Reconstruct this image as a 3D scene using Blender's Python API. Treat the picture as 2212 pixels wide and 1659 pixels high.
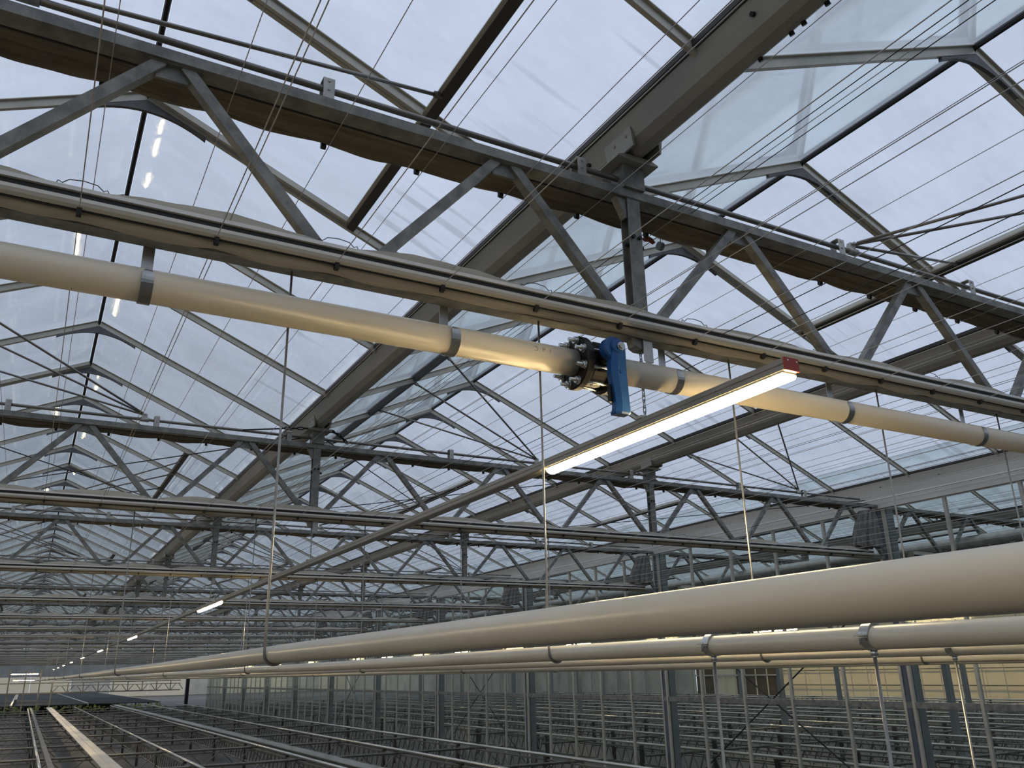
import bpy, math, random
from mathutils import Matrix, Vector

random.seed(7)
for o in list(bpy.data.objects):
    bpy.data.objects.remove(o, do_unlink=True)
S = bpy.context.scene
COL = S.collection
H = 2.2          # height of the lens above the floor; everything below is laid out relative to the lens, then raised by H

# ------------------------------------------------------------------ camera
F_PX, PITCH, YAW, ROLL = 1813.44, 0.330344, 0.509543, -0.0208473
_fwd = Vector((math.sin(YAW) * math.cos(PITCH), math.cos(YAW) * math.cos(PITCH), math.sin(PITCH)))
_rt = Vector((math.cos(YAW), -math.sin(YAW), 0))
_up = _rt.cross(_fwd)
_r2 = math.cos(ROLL) * _rt + math.sin(ROLL) * _up
_u2 = -math.sin(ROLL) * _rt + math.cos(ROLL) * _up
cd = bpy.data.cameras.new('camera')
cam = bpy.data.objects.new('camera', cd)
COL.objects.link(cam)
cd.sensor_width = 36.0
cd.lens = 36.0 * F_PX / 2212.0
cd.clip_start = 0.02
cd.clip_end = 600
mw = Matrix.Identity(4)
for i in range(3):
    mw[i][0] = _r2[i]; mw[i][1] = _u2[i]; mw[i][2] = -_fwd[i]
mw[2][3] = H
cam.matrix_world = mw
S.camera = cam

# ------------------------------------------------------------------ sky (even overcast at dusk)
W = bpy.data.worlds.new('overcast_sky')
S.world = W
W.use_nodes = True
nt = W.node_tree
nt.nodes.clear()
wo = nt.nodes.new('ShaderNodeOutputWorld')
bg = nt.nodes.new('ShaderNodeBackground')
tc = nt.nodes.new('ShaderNodeTexCoord')
nz = nt.nodes.new('ShaderNodeTexNoise')
nz.inputs['Scale'].default_value = 2.2
nz.inputs['Detail'].default_value = 4
cr = nt.nodes.new('ShaderNodeValToRGB')
cr.color_ramp.elements[0].position = 0.3
cr.color_ramp.elements[0].color = (0.50, 0.565, 0.69, 1)
cr.color_ramp.elements[1].position = 0.7
cr.color_ramp.elements[1].color = (0.61, 0.675, 0.82, 1)
nt.links.new(tc.outputs['Generated'], nz.inputs['Vector'])
nt.links.new(nz.outputs['Fac'], cr.inputs['Fac'])
nt.links.new(cr.outputs['Color'], bg.inputs['Color'])
bg.inputs['Strength'].default_value = 1.22
nt.links.new(bg.outputs[0], wo.inputs['Surface'])

S.view_settings.view_transform = 'Standard'
S.view_settings.look = 'None'
S.view_settings.gamma = 1.0
S.view_settings.use_curve_mapping = False
S.view_settings.exposure = 0.0
S.cycles.transparent_max_bounces = 24
S.cycles.max_bounces = 8
S.cycles.sample_clamp_indirect = 6.0


# ------------------------------------------------------------------ materials
def mat(name, col, rough=0.5, metal=0.0, var=0.0, scale=6.0, col2=None, bump=0.0, stretch=(1, 1, 1), trans=0.0, lo=0.35, hi=0.65, bscale=None, spec=0.5):
    m = bpy.data.materials.new(name)
    m.use_nodes = True
    n = m.node_tree
    b = n.nodes['Principled BSDF']
    b.inputs['Roughness'].default_value = rough
    b.inputs['Metallic'].default_value = metal
    b.inputs['Specular IOR Level'].default_value = spec
    b.inputs['Base Color'].default_value = (*col, 1)
    if var > 0 or col2 or bump:
        t = n.nodes.new('ShaderNodeTexCoord')
        mp = n.nodes.new('ShaderNodeMapping')
        mp.inputs['Scale'].default_value = stretch
        n.links.new(t.outputs['Object'], mp.inputs['Vector'])
        z = n.nodes.new('ShaderNodeTexNoise')
        z.inputs['Scale'].default_value = scale
        z.inputs['Detail'].default_value = 5
        z.inputs['Roughness'].default_value = 0.6
        n.links.new(mp.outputs[0], z.inputs['Vector'])
        if var > 0 or col2:
            r = n.nodes.new('ShaderNodeValToRGB')
            r.color_ramp.elements[0].position = lo
            r.color_ramp.elements[1].position = hi
            a = col2 if col2 else tuple(max(0, c * (1 - var)) for c in col)
            r.color_ramp.elements[0].color = (*a, 1)
            r.color_ramp.elements[1].color = (*(col if col2 else tuple(c * (1 + var) for c in col)), 1)
            n.links.new(z.outputs['Fac'], r.inputs['Fac'])
            n.links.new(r.outputs['Color'], b.inputs['Base Color'])
        if bump:
            z2 = n.nodes.new('ShaderNodeTexNoise')
            z2.inputs['Scale'].default_value = bscale or scale * 3
            z2.inputs['Detail'].default_value = 3
            n.links.new(mp.outputs[0], z2.inputs['Vector'])
            bp = n.nodes.new('ShaderNodeBump')
            bp.inputs['Strength'].default_value = bump
            bp.inputs['Distance'].default_value = 0.01
            n.links.new(z2.outputs['Fac'], bp.inputs['Height'])
            n.links.new(bp.outputs[0], b.inputs['Normal'])
    if trans:
        out = n.nodes['Material Output']
        tl = n.nodes.new('ShaderNodeBsdfTranslucent')
        tl.inputs['Color'].default_value = (*col, 1)
        mx = n.nodes.new('ShaderNodeMixShader')
        mx.inputs[0].default_value = trans
        n.links.new(b.outputs[0], mx.inputs[1])
        n.links.new(tl.outputs[0], mx.inputs[2])
        n.links.new(mx.outputs[0], out.inputs['Surface'])
    return m


def glass(name, tint, haze, hazecol, gloss, streak=True):
    m = bpy.data.materials.new(name)
    m.use_nodes = True
    n = m.node_tree
    n.nodes.clear()
    out = n.nodes.new('ShaderNodeOutputMaterial')
    tr = n.nodes.new('ShaderNodeBsdfTransparent')
    tr.inputs['Color'].default_value = (*tint, 1)
    tl = n.nodes.new('ShaderNodeBsdfTranslucent')
    tl.inputs['Color'].default_value = (*hazecol, 1)
    gl = n.nodes.new('ShaderNodeBsdfGlossy')
    gl.inputs['Roughness'].default_value = 0.05
    gl.inputs['Color'].default_value = (0.86, 0.95, 0.92, 1)
    mx = n.nodes.new('ShaderNodeMixShader')
    n.links.new(tr.outputs[0], mx.inputs[1])
    n.links.new(tl.outputs[0], mx.inputs[2])
    if streak:
        def nd(kind, **kw):
            q = n.nodes.new(kind)
            for kk, vv_ in kw.items():
                setattr(q, kk, vv_)
            return q

        def noise(vec, scale, stretch, detail=5, rough=0.6):
            mp_ = nd('ShaderNodeMapping')
            mp_.inputs['Scale'].default_value = stretch
            n.links.new(vec, mp_.inputs['Vector'])
            z_ = nd('ShaderNodeTexNoise')
            z_.inputs['Scale'].default_value = scale
            z_.inputs['Detail'].default_value = detail
            z_.inputs['Roughness'].default_value = rough
            n.links.new(mp_.outputs[0], z_.inputs['Vector'])
            return z_.outputs['Fac']

        def rng(v, a0, a1, b0, b1):
            q = nd('ShaderNodeMapRange')
            q.inputs['From Min'].default_value = a0
            q.inputs['From Max'].default_value = a1
            q.inputs['To Min'].default_value = b0
            q.inputs['To Max'].default_value = b1
            n.links.new(v, q.inputs['Value'])
            return q.outputs[0]

        def mth(op, a0, a1):
            q = nd('ShaderNodeMath', operation=op)
            for i_, w_ in enumerate((a0, a1)):
                if isinstance(w_, (int, float)):
                    q.inputs[i_].default_value = w_
                else:
                    n.links.new(w_, q.inputs[i_])
            return q.outputs[0]

        t = nd('ShaderNodeTexCoord')
        oi = nd('ShaderNodeObjectInfo')
        va = nd('ShaderNodeVectorMath', operation='ADD')
        n.links.new(t.outputs['Object'], va.inputs[0])
        n.links.new(oi.outputs['Location'], va.inputs[1])
        vec = va.outputs[0]
        sp = nd('ShaderNodeSeparateXYZ')
        n.links.new(t.outputs['Object'], sp.inputs[0])
        dist = mth('ABSOLUTE', sp.outputs['X'], 0)
        blot = noise(vec, 2.2, (0.6, 1.0, 0.6), 6)
        fine = noise(vec, 16.0, (0.35, 1.0, 0.35), 6, 0.7)
        lines = noise(vec, 9.0, (0.05, 1.0, 0.05), 2, 0.5)
        low = rng(dist, 1.30, 1.42, 0.0, 1.0)
        dark = mth('MULTIPLY', rng(lines, 0.62, 0.68, 0.0, 0.12), low)
        edge = mth('MULTIPLY', rng(dist, 1.72, 1.90, 0.0, 1.0), rng(noise(vec, 38.0, (0.15, 1.0, 0.15), 3), 0.40, 0.60, 0.2, 1.0))
        base = mth('ADD', rng(blot, 0.30, 0.70, 0.90, 0.985), rng(fine, 0.3, 0.7, -0.02, 0.02))
        base = mth('SUBTRACT', base, dark)
        cm = nd('ShaderNodeVectorMath', operation='SCALE')
        cm.inputs[0].default_value = tint
        n.links.new(base, cm.inputs['Scale'])
        n.links.new(cm.outputs[0], tr.inputs['Color'])
        hz_ = mth('ADD', rng(fine, 0.3, 0.75, haze * 0.5, haze * 1.5), mth('MULTIPLY', edge, 0.35))
        n.links.new(hz_, mx.inputs[0])
    else:
        mx.inputs[0].default_value = haze
    fr = n.nodes.new('ShaderNodeLayerWeight')       # same for both faces of a pane
    pw = n.nodes.new('ShaderNodeMath')
    pw.operation = 'POWER'
    pw.inputs[1].default_value = 3.2
    n.links.new(fr.outputs['Facing'], pw.inputs[0])
    ml = n.nodes.new('ShaderNodeMath')
    ml.operation = 'MULTIPLY_ADD'
    ml.inputs[1].default_value = gloss
    ml.inputs[2].default_value = 0.02
    n.links.new(pw.outputs[0], ml.inputs[0])
    m2 = n.nodes.new('ShaderNodeMixShader')
    n.links.new(ml.outputs[0], m2.inputs[0])
    n.links.new(mx.outputs[0], m2.inputs[1])
    n.links.new(gl.outputs[0], m2.inputs[2])
    n.links.new(m2.outputs[0], out.inputs['Surface'])
    return m


def emit(name, col, s):
    m = bpy.data.materials.new(name)
    m.use_nodes = True
    n = m.node_tree
    n.nodes.clear()
    out = n.nodes.new('ShaderNodeOutputMaterial')
    e = n.nodes.new('ShaderNodeEmission')
    e.inputs['Color'].default_value = (*col, 1)
    e.inputs['Strength'].default_value = s
    n.links.new(e.outputs[0], out.inputs['Surface'])
    return m


M = {
    'galv': mat('galvanized_steel', (0.31, 0.31, 0.28), 0.5, 0.3, scale=14, col2=(0.17, 0.172, 0.158), bump=0.05, bscale=60),
    'galv_light': mat('bright_galvanized', (0.54, 0.53, 0.48), 0.38, 0.5, scale=10, col2=(0.40, 0.39, 0.36)),
    'alu': mat('aluminium', (0.62, 0.59, 0.50), 0.42, 0.3, scale=3, col2=(0.48, 0.455, 0.39), stretch=(1, 0.2, 1)),
    'gutter': mat('gutter_aluminium', (0.42, 0.405, 0.355), 0.5, 0.25, scale=2.5, col2=(0.31, 0.30, 0.265), stretch=(1, 0.25, 1)),
    'wallbeam': mat('zinc_beam', (0.86, 0.84, 0.76), 0.45, 0.1, scale=2.5, col2=(0.74, 0.72, 0.66), stretch=(1, 0.25, 1)),
    'rubber': mat('black_rubber', (0.018, 0.017, 0.016), 0.6),
    'seal': mat('dark_glazing_seal', (0.06, 0.055, 0.05), 0.55),
    'bracket': mat('dark_cast_bracket', (0.13, 0.13, 0.13), 0.55, 0.2, var=0.2, scale=20),
    'pvc': mat('cream_pvc', (0.80, 0.745, 0.62), 0.30, 0, scale=3, col2=(0.73, 0.67, 0.54), stretch=(0.3, 1, 1)),
    'pipe': mat('white_painted_pipe', (0.63, 0.60, 0.50), 0.30, 0, scale=7, col2=(0.53, 0.50, 0.41), stretch=(1, 0.35, 1), lo=0.25, hi=0.55),
    'fabric': mat('screen_fabric', (0.60, 0.54, 0.42), 0.75, 0, scale=5, col2=(0.48, 0.43, 0.33), stretch=(0.5, 4, 4), bump=0.35, bscale=26, trans=0.18),
    'fabric_shaded': mat('shaded_screen_fabric', (0.25, 0.22, 0.17), 0.8, 0, scale=5, col2=(0.14, 0.12, 0.09), stretch=(0.4, 6, 6), bump=0.4, bscale=22),  # upper cloth, coloured darker for the shade on its underside
    'profile': mat('screen_profile', (0.66, 0.62, 0.52), 0.4, 0.15, scale=3, col2=(0.58, 0.54, 0.45), stretch=(0.2, 1, 1)),
    'curtain': mat('grey_curtain', (0.26, 0.25, 0.225), 0.85, 0, scale=8, col2=(0.16, 0.155, 0.14), stretch=(2, 2, 0.5)),
    'blue': mat('blue_plastic', (0.008, 0.085, 0.27), 0.42, 0, var=0.12, scale=12),
    'black': mat('black_cast_iron', (0.010, 0.0095, 0.009), 0.45, 0, var=0.3, scale=40, bump=0.05, spec=0.35),
    'zinc': mat('zinc_plated_steel', (0.62, 0.64, 0.62), 0.24, 0.9, var=0.1, scale=30),
    'strap': mat('strap_steel', (0.50, 0.50, 0.47), 0.30, 0.85, scale=20, col2=(0.38, 0.38, 0.36)),
    'red': mat('red_end_cap', (0.42, 0.045, 0.02), 0.5),
    'trunk': mat('white_trunking', (0.38, 0.365, 0.32), 0.4, 0.1, scale=3, col2=(0.32, 0.305, 0.27), stretch=(1, 0.2, 1)),
    'led': emit('lit_led_diffuser', (1.0, 0.74, 0.38), 80.0),
    'steelwire': mat('steel_wire', (0.50, 0.48, 0.45), 0.4, 0.4),
    'cable': mat('black_cable', (0.03, 0.026, 0.025), 0.6),
    'rod': mat('threaded_rod', (0.30, 0.29, 0.26), 0.3, 0.7, var=0.15, scale=60),
    'tube': mat('brown_galvanized_tube', (0.30, 0.28, 0.25), 0.36, 0.65, scale=6, col2=(0.20, 0.185, 0.165), stretch=(0.3, 1, 1)),
    'roofglass': glass('diffuse_roof_glass', (0.955, 0.97, 0.985), 0.10, (0.93, 0.95, 0.98), 0.85),
    'wallglass': glass('clear_wall_glass', (0.88, 0.90, 0.87), 0.004, (0.7, 0.75, 0.72), 0.35, streak=False),
    'floor': mat('concrete_floor', (0.11, 0.095, 0.07), 0.6, 0, scale=0.6, col2=(0.05, 0.045, 0.034), bump=0.1),
    'bench': mat('bench_steel', (0.24, 0.23, 0.195), 0.35, 0.4, scale=2, col2=(0.13, 0.125, 0.105)),
    'benchdark': mat('dark_bench_steel', (0.075, 0.07, 0.06), 0.45, 0.4, scale=2, col2=(0.04, 0.038, 0.034)),
    'rail': mat('pale_bench_rail', (0.66, 0.63, 0.54), 0.2, 0.75, scale=2, col2=(0.48, 0.46, 0.40), stretch=(1, 0.2, 1)),
    'strip': mat('pale_cover_strip', (0.92, 0.86, 0.72), 0.28, 0.15, scale=0.4, col2=(0.42, 0.42, 0.42)),
    'slate': mat('dark_bench_mat', (0.055, 0.06, 0.062), 0.9, 0, scale=0.5, col2=(0.035, 0.04, 0.042), spec=0.08),
    'beige': mat('cream_wall_panel', (0.88, 0.78, 0.56), 0.6, 0, scale=0.3, col2=(0.84, 0.73, 0.51)),
    'brown': mat('brown_wall_panel', (0.17, 0.12, 0.07), 0.6, 0, scale=1.2, col2=(0.10, 0.075, 0.045)),
    'greywall': mat('grey_end_wall', (0.26, 0.265, 0.24), 0.7, 0, scale=0.6, col2=(0.18, 0.185, 0.165)),
    'palewall': mat('pale_side_wall', (0.62, 0.58, 0.46), 0.6, 0, scale=0.5, col2=(0.42, 0.40, 0.33)),
    'column': mat('column_steel', (0.27, 0.29, 0.29), 0.5, 0.3, scale=3, col2=(0.20, 0.215, 0.22), stretch=(1, 1, 0.3)),
    'colstrip': mat('blue_grey_strip', (0.13, 0.155, 0.19), 0.45, 0.2, scale=4, col2=(0.07, 0.085, 0.11), stretch=(4, 4, 0.4)),
    'green': mat('weed_green', (0.20, 0.24, 0.06), 0.7, 0, var=0.4, scale=3),
    'teal': mat('grey_pulley_plastic', (0.20, 0.26, 0.26), 0.45),
    'rust': mat('red_brown_clip', (0.16, 0.045, 0.03), 0.6),
    'white': mat('white_strip', (0.85, 0.83, 0.78), 0.4),
    'ink': mat('brown_print', (0.36, 0.22, 0.15), 0.6),
}


# ------------------------------------------------------------------ mesh helpers
class MB:
    def __init__(s):
        s.v, s.f, s.s = [], [], []

    def add(s, vs, fs, smooth=False):
        k = len(s.v)
        s.v += [tuple(p) for p in vs]
        s.f += [tuple(i + k for i in f) for f in fs]
        s.s += ([smooth] * len(fs) if isinstance(smooth, bool) else list(smooth))
        return s

    def box(s, x0, x1, y0, y1, z0, z1):
        return s.add([(x0, y0, z0), (x1, y0, z0), (x1, y1, z0), (x0, y1, z0), (x0, y0, z1), (x1, y0, z1), (x1, y1, z1), (x0, y1, z1)],
                     [(0, 3, 2, 1), (4, 5, 6, 7), (0, 1, 5, 4), (1, 2, 6, 5), (2, 3, 7, 6), (3, 0, 4, 7)])

    def beam(s, p0, p1, w, h, up=(0, 1, 0)):
        p0, p1 = Vector(p0), Vector(p1)
        d = (p1 - p0).normalized()
        a = Vector(up) - d * d.dot(Vector(up))
        a = a.normalized()
        b = d.cross(a)
        vs = []
        for p in (p0, p1):
            for i, j in ((-1, -1), (1, -1), (1, 1), (-1, 1)):
                vs.append(p + a * (w / 2 * i) + b * (h / 2 * j))
        return s.add(vs, [(3, 2, 1, 0), (4, 5, 6, 7), (0, 1, 5, 4), (1, 2, 6, 5), (2, 3, 7, 6), (3, 0, 4, 7)])

    def path(s, pts, r, n=8, closed=False, caps=True, rs=None):
        pts = [Vector(p) for p in pts]
        m = len(pts)
        rings = []
        a = None
        for i, p in enumerate(pts):
            if closed:
                d = pts[(i + 1) % m] - pts[i - 1]
            else:
                d = pts[min(i + 1, m - 1)] - pts[max(i - 1, 0)]
            d.normalize()
            if a is None:
                a = d.orthogonal().normalized()
            a = (a - d * a.dot(d)).normalized()
            b = d.cross(a)
            rr = rs[i] if rs else r
            rings.append([p + (a * math.cos(2 * math.pi * k / n) + b * math.sin(2 * math.pi * k / n)) * rr for k in range(n)])
        vs = [q for g in rings for q in g]
        fs = []
        for i in range(m if closed else m - 1):
            j = (i + 1) % m
            for k in range(n):
                fs.append((i * n + k, i * n + (k + 1) % n, j * n + (k + 1) % n, j * n + k))
        sm = [True] * len(fs)
        if caps and not closed:
            fs.append(tuple(range(n - 1, -1, -1)))
            fs.append(tuple((m - 1) * n + k for k in range(n)))
            sm += [False, False]
        return s.add(vs, fs, sm)

    def tube(s, p0, p1, r, n=10, caps=True):
        return s.path([p0, p1], r, n, caps=caps)

    def prism(s, prof, axis, a0, a1, smooth=False):
        n = len(prof)
        def P(u, w, a):
            return (a, u, w) if axis == 'x' else (u, a, w) if axis == 'y' else (u, w, a)
        vs = [P(u, w, a0) for u, w in prof] + [P(u, w, a1) for u, w in prof]
        fs = [(k, (k + 1) % n, n + (k + 1) % n, n + k) for k in range(n)]
        sm = [smooth] * n
        fs += [tuple(range(n - 1, -1, -1)), tuple(range(n, 2 * n))]
        return s.add(vs, fs, sm + [False, False])

    def loft(s, rings, smooth=True, closed=True, caps=True):
        n = len(rings[0])
        vs = [p for g in rings for p in g]
        fs = []
        for i in range(len(rings) - 1):
            for k in range(n if closed else n - 1):
                fs.append((i * n + k, i * n + (k + 1) % n, (i + 1) * n + (k + 1) % n, (i + 1) * n + k))
        sm = [smooth] * len(fs)
        if caps and closed:
            fs += [tuple(range(n - 1, -1, -1)), tuple((len(rings) - 1) * n + k for k in range(n))]
            sm += [False, False]
        return s.add(vs, fs, sm)

    def mesh(s, name, m, off=(0, 0, 0)):
        me = bpy.data.meshes.new(name)
        me.from_pydata([(a - off[0], b - off[1], c - off[2]) for a, b, c in s.v], [], s.f)
        me.polygons.foreach_set('use_smooth', s.s)
        me.materials.append(M[m])
        me.update()
        return me


def wloc(o):
    t = Vector((0, 0, 0))
    while o is not None:
        t += o.location
        o = o.parent
    return t


def link(name, me, parent=None, loc=(0, 0, 0), rot=None):
    o = bpy.data.objects.new(name, me)
    COL.objects.link(o)
    o.location = loc
    if rot:
        o.rotation_euler = rot
    o.parent = parent
    return o


def part(name, mb, m, parent=None, origin=(0, 0, 0)):
    """one mesh object; vertices are given in the common frame, origin moves its pivot"""
    base = wloc(parent) if parent else Vector((0, 0, 0))
    org = Vector(origin) if parent is None else base
    me = mb.mesh(name, m, org)
    return link(name, me, parent, tuple(org) if parent is None else (0, 0, 0))


def tag(o, label, cat, group=None, kind=None):
    o['label'] = label
    o['category'] = cat
    if group:
        o['group'] = group
    if kind:
        o['kind'] = kind
    return o


def thing(name, label, cat, loc=(0, 0, 0), group=None):
    return tag(link(name, None, None, loc), label, cat, group)


def struct(o):
    o['kind'] = 'structure'
    return o


def stuff(o):
    o['kind'] = 'stuff'
    return o


def copy_tree(o, parent=None):
    c = o.copy()
    COL.objects.link(c)
    c.parent = parent
    for ch in list(o.children):
        copy_tree(ch, c)
    return c


ORD = ['first', 'second', 'third', 'fourth', 'fifth', 'sixth', 'seventh', 'eighth', 'ninth', 'tenth', 'eleventh', 'twelfth', 'thirteenth']

# ------------------------------------------------------------------ layout numbers (metres, relative to the lens)
PITCH_Y = 1.2575                       # glazing bar spacing
TS = 5.03                              # truss spacing
T1 = 2.72                              # first truss
NT = 18
TY = [T1 + TS * k for k in range(NT)]
G0 = 2.166
GX = [G0 + 4 * i for i in range(-2, 7)]   # gutters -5.83 ... 26.17
ZR, ZG = 3.255, 2.425
Y0R = 2.09 - 3 * PITCH_Y
YEND = 96.0
FLOOR = -H
BENCH = -1.5

# ================================================================== SETTING
fl = part('floor', MB().box(-24, 60, -18, 150, FLOOR - 0.2, FLOOR), 'floor')
struct(fl)

# ---- roof bays: glass panes, glazing bars, ridge, brackets
slope = Vector((1.90, 0, ZG - ZR))
sn = Vector((-(ZG - ZR), 0, 1.90)).normalized()     # outward normal of a right-hand slope
sl = slope.length
sd = slope.normalized()


def roof_prof(side, t0, t1, n0, n1):
    a = Vector((0.02, 0, ZR)) + sd * t0
    b = Vector((0.02, 0, ZR)) + sd * t1
    q = [a + sn * n0, b + sn * n0, b + sn * n1, a + sn * n1]
    return [(side * p.x, p.z) for p in q]


ME = {}
for side, nm in ((1, 'r'), (-1, 'l')):
    ME['pane' + nm] = MB().prism(roof_prof(side, 0.0, sl - 0.01, 0, 0.005), 'y', 0.012, PITCH_Y - 0.012).mesh('pane', 'roofglass')
    b = MB()
    b.prism(roof_prof(side, 0.0, sl + 0.02, -0.052, -0.004), 'y', -0.012, 0.012)
    b.prism(roof_prof(side, 0.0, sl + 0.02, -0.006, -0.001), 'y', -0.026, 0.026)
    ME['bar' + nm] = b.mesh('glazing_bar', 'alu')
    ME['stile' + nm] = MB().prism(roof_prof(side, 0.0, sl * 0.66, -0.04, -0.004), 'y', -0.014, 0.014).mesh('vent_stile', 'alu')
    b = MB()
    b.prism(roof_prof(side, sl * 0.66 - 0.032, sl * 0.66 + 0.020, -0.05, 0.012), 'y', 0, 3 * PITCH_Y)
    ME['vbar' + nm] = b.mesh('vent_bar', 'seal')
    b = MB()
    b.prism(roof_prof(side, sl * 0.66 - 0.052, sl * 0.66 - 0.032, -0.04, 0.010), 'y', 0, 3 * PITCH_Y)
    ME['vedge' + nm] = b.mesh('vent_frame', 'alu')
# ridge bracket: an arched gusset hugging both slopes
prof = []
L = 0.34
for k in range(-8, 9):
    u = k / 8.0 * L
    top = ZR - 0.05 - abs(u) * (ZR - ZG) / 1.90
    prof.append((u, top))
for k in range(8, -9, -1):
    u = k / 8.0 * L
    top = ZR - 0.05 - abs(u) * (ZR - ZG) / 1.90
    arch = ZR - 0.118 - 0.100 * (u / L) ** 2 - 0.004
    prof.append((u, min(top - 0.012, arch)))
ME['bracket'] = MB().prism(prof, 'y', -0.011, 0.011).mesh('ridge_bracket', 'bracket')

BAYNAME = ['left of', 'over', 'right of', 'next to']


def roof_bay(i, ynear, yfar):
    rx = GX[i] + 2.0
    root = link('ceiling', None, None, (rx, 0, 0))
    struct(root)
    n = int((yfar - Y0R) / PITCH_Y)
    far = {'pane': MB(), 'bar': MB(), 'br': MB()}
    for k in range(n):
        y = Y0R + k * PITCH_Y
        if y < ynear:
            for nm in 'rl':
                link('pane', ME['pane' + nm], root, (0, y, 0))
                link('glazing_bar', ME['bar' + nm], root, (0, y, 0))
            link('ridge_bracket', ME['bracket'], root, (0, y, 0))
        else:
            for side in (1, -1):
                far['pane'].prism([(p + rx, q) for p, q in roof_prof(side, 0, sl - 0.01, 0, 0.005)], 'y', y + 0.012, y + PITCH_Y - 0.012)
                far['bar'].prism([(p + rx, q) for p, q in roof_prof(side, 0, sl + 0.02, -0.052, -0.001)], 'y', y - 0.016, y + 0.016)
            far['br'].prism([(p + rx, q) for p, q in prof[::4]], 'y', y - 0.011, y + 0.011)
    if n * PITCH_Y + Y0R > ynear:
        stuff(part('far_pane', far['pane'], 'roofglass', root))
        stuff(part('far_glazing_bar', far['bar'], 'alu', root))
        stuff(part('far_ridge_bracket', far['br'], 'bracket', root))
    rb = MB()
    rb.prism([(rx - 0.010, ZR - 0.020), (rx + 0.010, ZR - 0.020), (rx + 0.016, ZR - 0.004), (rx + 0.010, ZR + 0.012), (rx - 0.010, ZR + 0.012), (rx - 0.016, ZR - 0.004)], 'y', Y0R, yfar)
    part('ridge_bar', rb, 'rubber', root)
    # vents: three panes long, right slopes at odd trusses, left slopes at even ones
    y = Y0R - 0.0
    a = 2.09 - PITCH_Y
    k = 0
    while a + TS * k < min(yfar, 60) - 4:
        yv = a + TS * k
        nm = 'r' if k % 2 == 0 else 'l'
        link('vent_bar', ME['vbar' + nm], root, (0, yv, 0))
        link('vent_frame', ME['vedge' + nm], root, (0, yv, 0))
        for j in range(4):
            link('vent_stile', ME['stile' + nm], root, (0, yv + j * PITCH_Y + (0.045 if j < 3 else -0.045), 0))
        k += 1
    return root


for i in range(0, 8):
    roof_bay(i, 34.0 if 0 < i < 4 else 20.0, YEND if i < 4 else 62.0)

# ---- the rest of the roof, out of the picture, and the outer walls that close the house
for gx0, nb, ya, yb_ in ((GX[0] - 16, 4, -17.0, YEND), (GX[0], 5, -17.0, Y0R), (GX[0] + 20, 3, -17.0, Y0R), (GX[8], 5, -17.0, 110.0), (GX[4], 4, 61.5, 110.0)):
    root = link('ceiling', None, None, (gx0 + 2, ya, 0))
    struct(root)
    pm, bm2 = MB(), MB()
    for j in range(nb):
        rx = gx0 + 2 + 4 * j
        for side in (1, -1):
            pm.prism([(p + rx, q) for p, q in roof_prof(side, 0, sl - 0.01, 0, 0.005)], 'y', ya, yb_)
            y = ya
            while y < yb_:
                bm2.prism([(p + rx, q) for p, q in roof_prof(side, 0, sl + 0.02, -0.052, -0.001)], 'y', y - 0.016, y + 0.016)
                y += PITCH_Y
        bm2.box(rx - 0.02, rx + 0.02, ya, yb_, ZR - 0.04, ZR + 0.01)
        bm2.box(rx + 1.9, rx + 2.1, ya, yb_, 2.26, 2.42)
    stuff(part('far_pane', pm, 'roofglass', root))
    stuff(part('far_glazing_bar', bm2, 'alu', root))
for nm, bx in (('wall_left', (-22.2, -22.0, -17, 138)), ('wall_front', (-22, 46, -17.2, -17.0))):
    w_ = link(nm, None, None, (bx[0], bx[2], FLOOR))
    struct(w_)
    part('panel', MB().box(*bx, FLOOR, 2.6), 'greywall', w_)

# ---- partition wall on the right (glass in aluminium bars on steel columns)
WX = 10.17
wr = link('wall_right', None, None, (WX, 0, 0))
struct(wr)
ZT, ZB, ZM = 2.05, -2.1, -0.51
PW = TS / 5
me_m = MB().box(-0.022, 0.022, -0.02, 0.02, ZB, ZT).mesh('mullion', 'alu')
me_pu = MB().box(-0.003, 0.003, 0.02, PW - 0.02, ZM + 0.04, ZT).mesh('pane', 'wallglass')
me_pl = MB().box(-0.003, 0.003, 0.02, PW - 0.02, ZB, ZM - 0.04).mesh('pane', 'wallglass')
me_strip = MB().box(-0.012, 0.012, -0.045, 0.045, ZB, ZT).mesh('seal_strip', 'colstrip')
me_col = MB().box(0.05, 0.19, -0.075, 0.075, FLOOR, 2.25).mesh('column', 'column')
me_foot = MB()
me_foot.box(0.02, 0.24, -0.12, 0.12, FLOOR, FLOOR + 0.02)
for sy in (-1, 1):
    me_foot.tube((0.0, sy * 0.1, ZB + 0.09), (0.05, sy * 0.1, ZB + 0.09), 0.03, 6)
me_foot = me_foot.mesh('column_foot', 'black')
yk = T1 - TS * 1
nbay = 12
for b_ in range(nbay):
    yb = yk + TS * b_
    link('column', me_col, wr, (0, yb, 0))
    link('column_foot', me_foot, wr, (0, yb, 0))
    link('seal_strip', me_strip, wr, (0, yb, 0))
    link('mullion', me_m, wr, (0, yb - 0.065, 0))
    link('mullion', me_m, wr, (0, yb + 0.065, 0))
    for j in range(5):
        link('pane', me_pu, wr, (0, yb + PW * j, 0))
        link('pane', me_pl, wr, (0, yb + PW * j, 0))
        if j:
            link('mullion', me_m, wr, (0, yb + PW * j, 0))
YW1 = yk + TS * nbay
part('middle_rail', MB().box(WX - 0.02, WX + 0.03, yk, YW1, ZM - 0.038, ZM + 0.038), 'galv', wr)
part('bottom_rail', MB().box(WX - 0.03, WX + 0.04, yk, YW1, FLOOR, ZB + 0.02), 'bench', wr)
hb = MB()
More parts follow.
